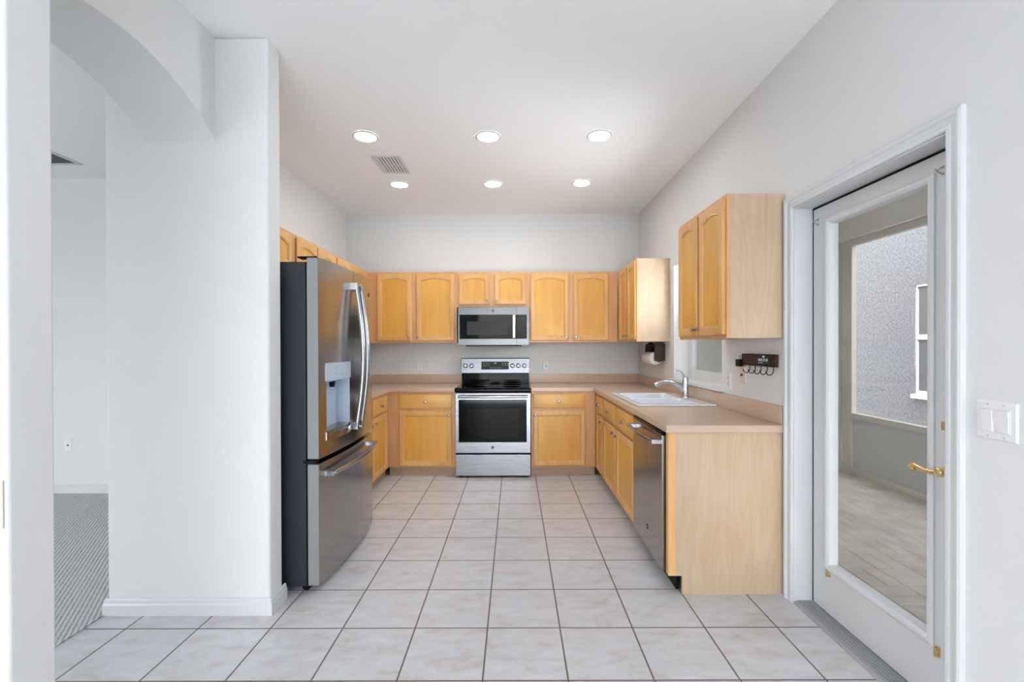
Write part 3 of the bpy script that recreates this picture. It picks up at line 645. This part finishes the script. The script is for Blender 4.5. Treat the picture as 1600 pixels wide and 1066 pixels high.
# ice and water dispenser
dp = MB(); n = 8
for k in range(n): pass
dp.box(hx0+.001, hx1-.001, .050, .058, .862, 1.140).box(hx0+.0005, hx0+.006, arcf(hx0)+.002, .052, .862, 1.140).box(hx1-.006, hx1-.0005, arcf(hx1)+.002, .052, .862, 1.140).box(hx0+.006, hx1-.006, arcf(hx0)+.004, .052, 1.132, 1.1395)
dpo = dp.build('dispenser_recess', M['disp'], dl)
def curved(x0, x1, z0, z1, off, th, n=8):
    b = MB(); X = lins(x0, x1, n)
    b.loops([[(x, arcf(x)-off, z0), (x, arcf(x)-off, z1), (x, arcf(x)-off+th, z1), (x, arcf(x)-off+th, z0)] for x in X]); return b
curved(hx0-.012, hx1+.012, 1.140, 1.240, .003, .0035).build('dispenser_panel', M['disp'], dl)
b = MB()
for q, zz in ((.10, 1.205), (.10, 1.175), (.20, 1.165), (.235, 1.165), (.17, 1.165)):
    x = hx0+q; b.box(x, x+.012, arcf(x)-.0045, arcf(x)-.0025, zz, zz+.003)
b.build('dispenser_marks', M['black'], dl)
MB().cyl((-.225, .02, 1.132), (-.225, .02, 1.095), .02, .014, 14).build('spigot', M['black'], dl)
b = MB(); X = lins(hx0-.010, hx1+.010, 10)
b.loops([[(x, arcf(x)-.003-.028*math.sin(PI*(k+.3)/10.6), .812), (x, arcf(x)-.003-.032*math.sin(PI*(k+.3)/10.6), .850), (x, .048 if 0 < k < 10 else arcf(x)-.001, .862), (x, arcf(x)-.0005, .812)] for k, x in enumerate(X)])
b.build('drip_tray', M['steel_v'], dl, smooth=40)
def vhandle(x, par):
    b = MB(); pts = []
    for k in range(21):
        s_ = k/20; z = .835+.875*s_; y = arcf(x)-.034-.042*math.sin(PI*s_)
        pts.append((x, y, z))
    b.tube(pts, .0135, 12, 1.0)
    for z in (.835, 1.71): b.box(x-.014, x+.014, arcf(x)-.044, arcf(x)+.002, z-.022, z+.022)
    b.build('door_handle', M['bar'], par, bevel=.002)
vhandle(-.042, dl); vhandle(.042, drr)
b = MB(); pts = [(-.385+.77*k/20, arcf(-.385+.77*k/20)-.042-.012*math.sin(PI*k/20), .632) for k in range(21)]
b.tube(pts, .0145, 12, 1.0)
for x in (-.385, .385): b.box(x-.020, x+.020, arcf(x)-.052, arcf(x)+.002, .618, .646)
b.build('drawer_handle', M['bar'], fz_, bevel=.003)
emblem(fg, .355, arcf(.355)-.001, 1.70, .014)
for x in (-HW+.045, HW-.045):
    MB().box(x-.030, x+.030, .030, .12, 1.8125, 1.822).cyl((x, .035, 1.80), (x, .035, 1.828), .010, n=12).build('hinge_cover', M['black'], fg, bevel=.003)
b = MB(); b.box(-HW-.004, -HW+.05, .02, .085, .700, .716).cyl((-HW+.02, .03, .698), (-HW+.02, .03, .726), .010, n=12); b.build('hinge', M['iron'], fg, bevel=.002)

# ------------------------------------------------------------------ dishwasher (faces -X; local x runs towards the camera)
dw = thing('dishwasher', 'stainless dishwasher under the counter between sink cabinet and end panel', 'dishwasher', (.804, 3.086, 0), -PI/2)
DWW = .602
MB().box(.006, DWW-.006, .028, .56, .105, .862).build('tub', M['black'], dw)
dd = MB().box(0, DWW, 0, .024, .105, .842).build('door', M['steel_v'], dw, bevel=.003)
MB().box(.002, DWW-.002, .002, .026, .842, .862).build('control_strip', M['black_glass'], dw)
MB().box(.0, DWW, .075, .09, .0, .105).build('toe_panel', M['black'], dw)
b = MB(); pts = [(.045+(DWW-.09)*k/16, -.038-.016*math.sin(PI*k/16), .800) for k in range(17)]; b.tube(pts, .0125, 12, 1.0)
for x in (.045, DWW-.045): b.box(x-.018, x+.018, -.048, .001, .787, .813)
b.build('handle', M['bar'], dd, bevel=.003)
emblem(dw, DWW*.53, 0, .232, .016)

# ------------------------------------------------------------------ paper towels
ph = thing('paper_towel_holder', 'dark wooden paper towel holder under the far right wall cabinet', 'paper towel holder', (XR, 4.51, 1.21))
def endplate(y):
    b = MB(); b.prism([(-.001, y, .135), (-.03, y, .160), (-.05, y, .160), (-.098, y, .130), (-.104, y, .03), (-.104, y, -.02), (-.06, y, -.035), (-.001, y, -.02)], (0, .014, 0)); b.build('end_plate', M['dark_wood'], ph, bevel=.003)
endplate(-.164); endplate(.150)
MB().box(-.016, -.001, -.15, .15, .05, .135).build('back_board', M['dark_wood'], ph, bevel=.002)
MB().box(-.085, -.016, -.15, .15, .118, .13).build('shelf', M['dark_wood'], ph, bevel=.002)
MB().cyl((-.082, -.15, 0), (-.082, .15, 0), .011, n=14).build('dowel', M['dark_wood'], ph)
b = MB(); b.lathe([(.020, 0), (.058, 0), (.060, .003), (.060, .276), (.058, .279), (.020, .279), (.020, 0)], (XR-.082, 4.51-.140, 1.21), (0,1,0), 36)
bm_ = b
pr_ = thing('paper_towel_roll', 'white paper towel roll hanging on the dark wooden holder', 'paper towels', (XR-.082, 4.51, 1.21))
b = MB(); b.loops([[( (0)+r*math.cos(2*PI*k/36), y, r*math.sin(2*PI*k/36)) for k in range(36)] for r, y in ((.020, -.139), (.058, -.139), (.060, -.136), (.060, .136), (.058, .139), (.020, .139))], False, False)
b.build('sheets', M['paper'], pr_, smooth=50)
bm_.bm.free()
b = MB(); b.loops([[(r*math.cos(2*PI*k/24), y, r*math.sin(2*PI*k/24)) for k in range(24)] for r, y in ((.0198, -.1395), (.0198, .1395), (.0182, .1395), (.0182, -.1395), (.0198, -.1395))], False, False)
b.build('core', M['card'], pr_)

# ------------------------------------------------------------------ key rack on the right wall (local x runs towards the camera)
kr = thing('key_rack', 'dark wooden key rack with five black hooks on the wall by the glass door', 'key rack', (XR, 2.84, 1.212), -PI/2)
MB().box(0, .36, -.018, -.001, 0, .070).build('board', M['dark_wood'], kr, bevel=.002)
MB().plan([0, .006, .354, .36], [0, .006, .064, .070], lambda i, j: not (i == 1 and j == 1), -.022, -.0185, lambda u, v, w: (u, w, v)).build('border', M['iron'], kr)
pn = MB().box(.185, .318, -.024, -.0188, .010, .050).build('label_panel', M['navy'], kr)
b = MB()
for x0, x1 in ((.195, .240), (.248, .266), (.274, .294)): b.box(x0, x1, -.0248, -.0238, .030, .045)
b.box(.198, .244, -.0248, -.0238, .018, .023); b.build('label_marks', M['mark'], pn)
MB().box(.236, .254, -.0225, -.0188, .050, .062).build('sticker', M['white_pl'], kr)
for k in range(5):
    x = .095+.063*k
    MB().tube([(x, -.021, .012), (x, -.021, -.022), (x-.002, -.026, -.035), (x-.008, -.034, -.044), (x-.016, -.042, -.044), (x-.022, -.048, -.034), (x-.026, -.050, -.022)], .0028, 8).build('hook', M['iron'], kr)
cl = thing('key_fob', 'small black case clipped to the left end of the dark key rack', 'key fob', (XR-.02, 2.872, 1.222))
MB().box(-.016, .012, -.026, .026, -.022, .024).build('case', M['black'], cl, bevel=.006, seg=3)
b = MB(); b.tube([(-.004, -.012+.014*math.cos(2*PI*k/16), .036+.014*math.sin(2*PI*k/16)) for k in range(17)], .0018, 8); b.build('ring', M['nickel'], cl)

# ------------------------------------------------------------------ outlets and switches (local: face at -y, origin at plate centre)
def outlet(name, label, cat, loc, rz, kind='outlet', plate='white_pl', w=.070, group=None):
    r = thing(name, label, cat, loc, rz, group); hh = .0575
    MB().loops([[(-w/2+a, y, -hh+a), (w/2-a, y, -hh+a), (w/2-a, y, hh-a), (-w/2+a, y, hh-a)] for a, y in ((0, -.0005), (0, -.003), (.004, -.006))]).build('plate', M[plate], r)
    if kind == 'outlet':
        for zz in (.020, -.020):
            s_ = MB().lathe([(.0165, 0), (.0165, .0015), (.001, .0016)], (0, -.006, zz), (0,-1,0), 20).build('socket', M[plate], r)
            MB().box(-.007, -.005, -.0082, -.0074, zz-.002, zz+.008).box(.005, .007, -.0082, -.0074, zz-.002, zz+.007).box(-.002, .002, -.0082, -.0074, zz-.010, zz-.006).build('slots', M['slot'], s_)
    elif kind == 'toggle':
        MB().box(-.005, .005, -.016, -.006, -.010, .004).build('toggle', M['black'], r, bevel=.002)
    elif kind == 'jack':
        MB().box(-.007, .007, -.0075, -.0058, -.007, .007).build('jack', M['slot'], r)
    elif kind == 'rocker':
        for x in ((-.023, .023) if w > .1 else (0,)):
            k_ = MB().plan([x-.0185, x-.0165, x+.0165, x+.0185], [-.0355, -.0335, .0335, .0355], lambda i, j: not (i == 1 and j == 1), -.0075, -.0055, lambda u, v, w_: (u, w_, v)).build('rocker_surround', M[plate], r)
            MB().loops([[(x-.016, -.006, -.033), (x+.016, -.006, -.033), (x+.016, -.006, .033), (x-.016, -.006, .033)], [(x-.015, -.0085, -.032), (x+.015, -.0085, -.032), (x+.015, -.0115, .032), (x-.015, -.0115, .032)]]).build('rocker', M[plate], k_)
            for zz in (.048, -.048): MB().lathe([(.0032, 0), (.0026, .001)], (x, -.006, zz), (0,-1,0), 10).build('screw', M['mark'], r)
    return r
outlet('wall_outlet', 'white outlet on the back wall left of the range', 'outlet', (-1.098, YB, 1.105), 0)
outlet('wall_switch', 'white toggle switch on the back wall right of the range', 'light switch', (.364, YB, 1.103), 0, 'toggle')
outlet('wall_outlet', 'white outlet on the back wall near the paper towels', 'outlet', (1.352, YB, 1.103), 0)
outlet('wall_outlet', 'white outlet on the right wall beside the kitchen window', 'outlet', (XR, 3.055, 1.095), -PI/2)
outlet('wall_switch', 'almond toggle switch plate on the wall below the left end of the key rack', 'light switch', (XR, 2.865, 1.150), -PI/2, 'toggle', 'almond', .074)
outlet('wall_switch', 'white double rocker switch on the right wall beside the glass door', 'light switch', (XR, 1.356, 1.105), -PI/2, 'rocker', 'white_pl', .117)
outlet('wall_jack', 'white phone jack plate low on the wall beyond the arch', 'wall jack', (-4.06, 4.135, .442), 0, 'jack')
outlet('wall_switch', 'almond switch plate on the white pier at the left picture edge', 'light switch', (-1.268, 1.09, .955), 0, 'rocker', 'almond', .084)

# ------------------------------------------------------------------ ceiling lights and vents
def downlight(loc, label):
    r = thing('recessed_light', label, 'ceiling light', loc, 0, None)
    MB().loops([[(rr*math.cos(2*PI*k/40), rr*math.sin(2*PI*k/40), z) for k in range(40)] for rr, z in ((.092, -.0005), (.092, -.004), (.078, -.008), (.074, -.004))], False, False).build('trim_ring', M['trim'], r)
    MB().lathe([(.0745, 0), (.0745, .002), (.05, .004), (.001, .005)], (0, 0, -.0012), (0,0,-1), 40).build('lens', M['lens'], r)
    return r
d0_ = downlight((-1.083, 3.325, H), 'left recessed light of the row nearer the camera')
for X, Y, lb in ((-.19, 3.33, 'middle recessed light of the row nearer the camera'), (.620, 3.32, 'right recessed light of the row nearer the camera'),
                 (-1.085, 4.31, 'left recessed light of the row nearer the back wall, next to the vent'), (-.20, 4.30, 'middle recessed light of the row nearer the back wall'), (.635, 4.28, 'right recessed light of the row nearer the back wall')):
    copy_tree(d0_, (X, Y, H), lb)
def vent(label, loc, wx, wy, along_y=True):
    r = thing('ceiling_vent', label, 'air vent', loc)
    MB().plan([-wx/2, -wx/2+.028, wx/2-.028, wx/2], [-wy/2, -wy/2+.028, wy/2-.028, wy/2], lambda i, j: not (i == 1 and j == 1), -.0005, -.008, lambda u, v, w: (u, v, w)).build('frame', M['trim'], r, bevel=.002)
    MB().box(-wx/2+.028, wx/2-.028, -wy/2+.028, wy/2-.028, -.0025, -.0008).build('duct_shade', M['void'], r)  # flat grey sheet, its colour standing in for the shade behind the louvers
    if along_y: MB().box(-wx/2+.028, wx/2-.028, -.006, .006, -.008, -.0028).build('crossbar', M['trim'], r)
    n = max(4, int((wx if along_y else wy)/.030))
    for k in range(n):
        s_ = (k+.5)/n
        if along_y:
            x = -wx/2+.028+(wx-.056)*s_; p = [(x-.008, -wy/2+.028, -.0085), (x-.006, -wy/2+.028, -.0085), (x+.006, -wy/2+.028, -.0028), (x+.004, -wy/2+.028, -.0028)]; v = (0, wy-.056, 0)
        else:
            y = -wy/2+.028+(wy-.056)*s_; p = [(-wx/2+.028, y-.007, -.0085), (-wx/2+.028, y-.004, -.0085), (-wx/2+.028, y+.007, -.0028), (-wx/2+.028, y+.004, -.0028)]; v = (wx-.056, 0, 0)
        MB().prism(p, v).build('louver', M['trim'], r)
    return r
vent('white air vent on the kitchen ceiling beside the left recessed lights', (-1.03, 3.835, H), .235, .37)
vent('white air vent on the ceiling of the room beyond the arch', (-3.86, 3.64, H), .50, .36, False)

# ------------------------------------------------------------------ repeats share a group
for o in list(C.objects):
    if o.parent or 'label' not in o: continue
    k = o.name.split('.')[0]
    g = {'wall_cabinet': 'maple wall cabinets', 'base_cabinet': 'maple base cabinets', 'countertop': 'laminate countertops', 'wall_outlet': 'wall outlets',
         'wall_switch': 'light switches', 'recessed_light': 'recessed ceiling lights', 'ceiling_vent': 'ceiling air vents'}.get(k)
    if g: o['group'] = g
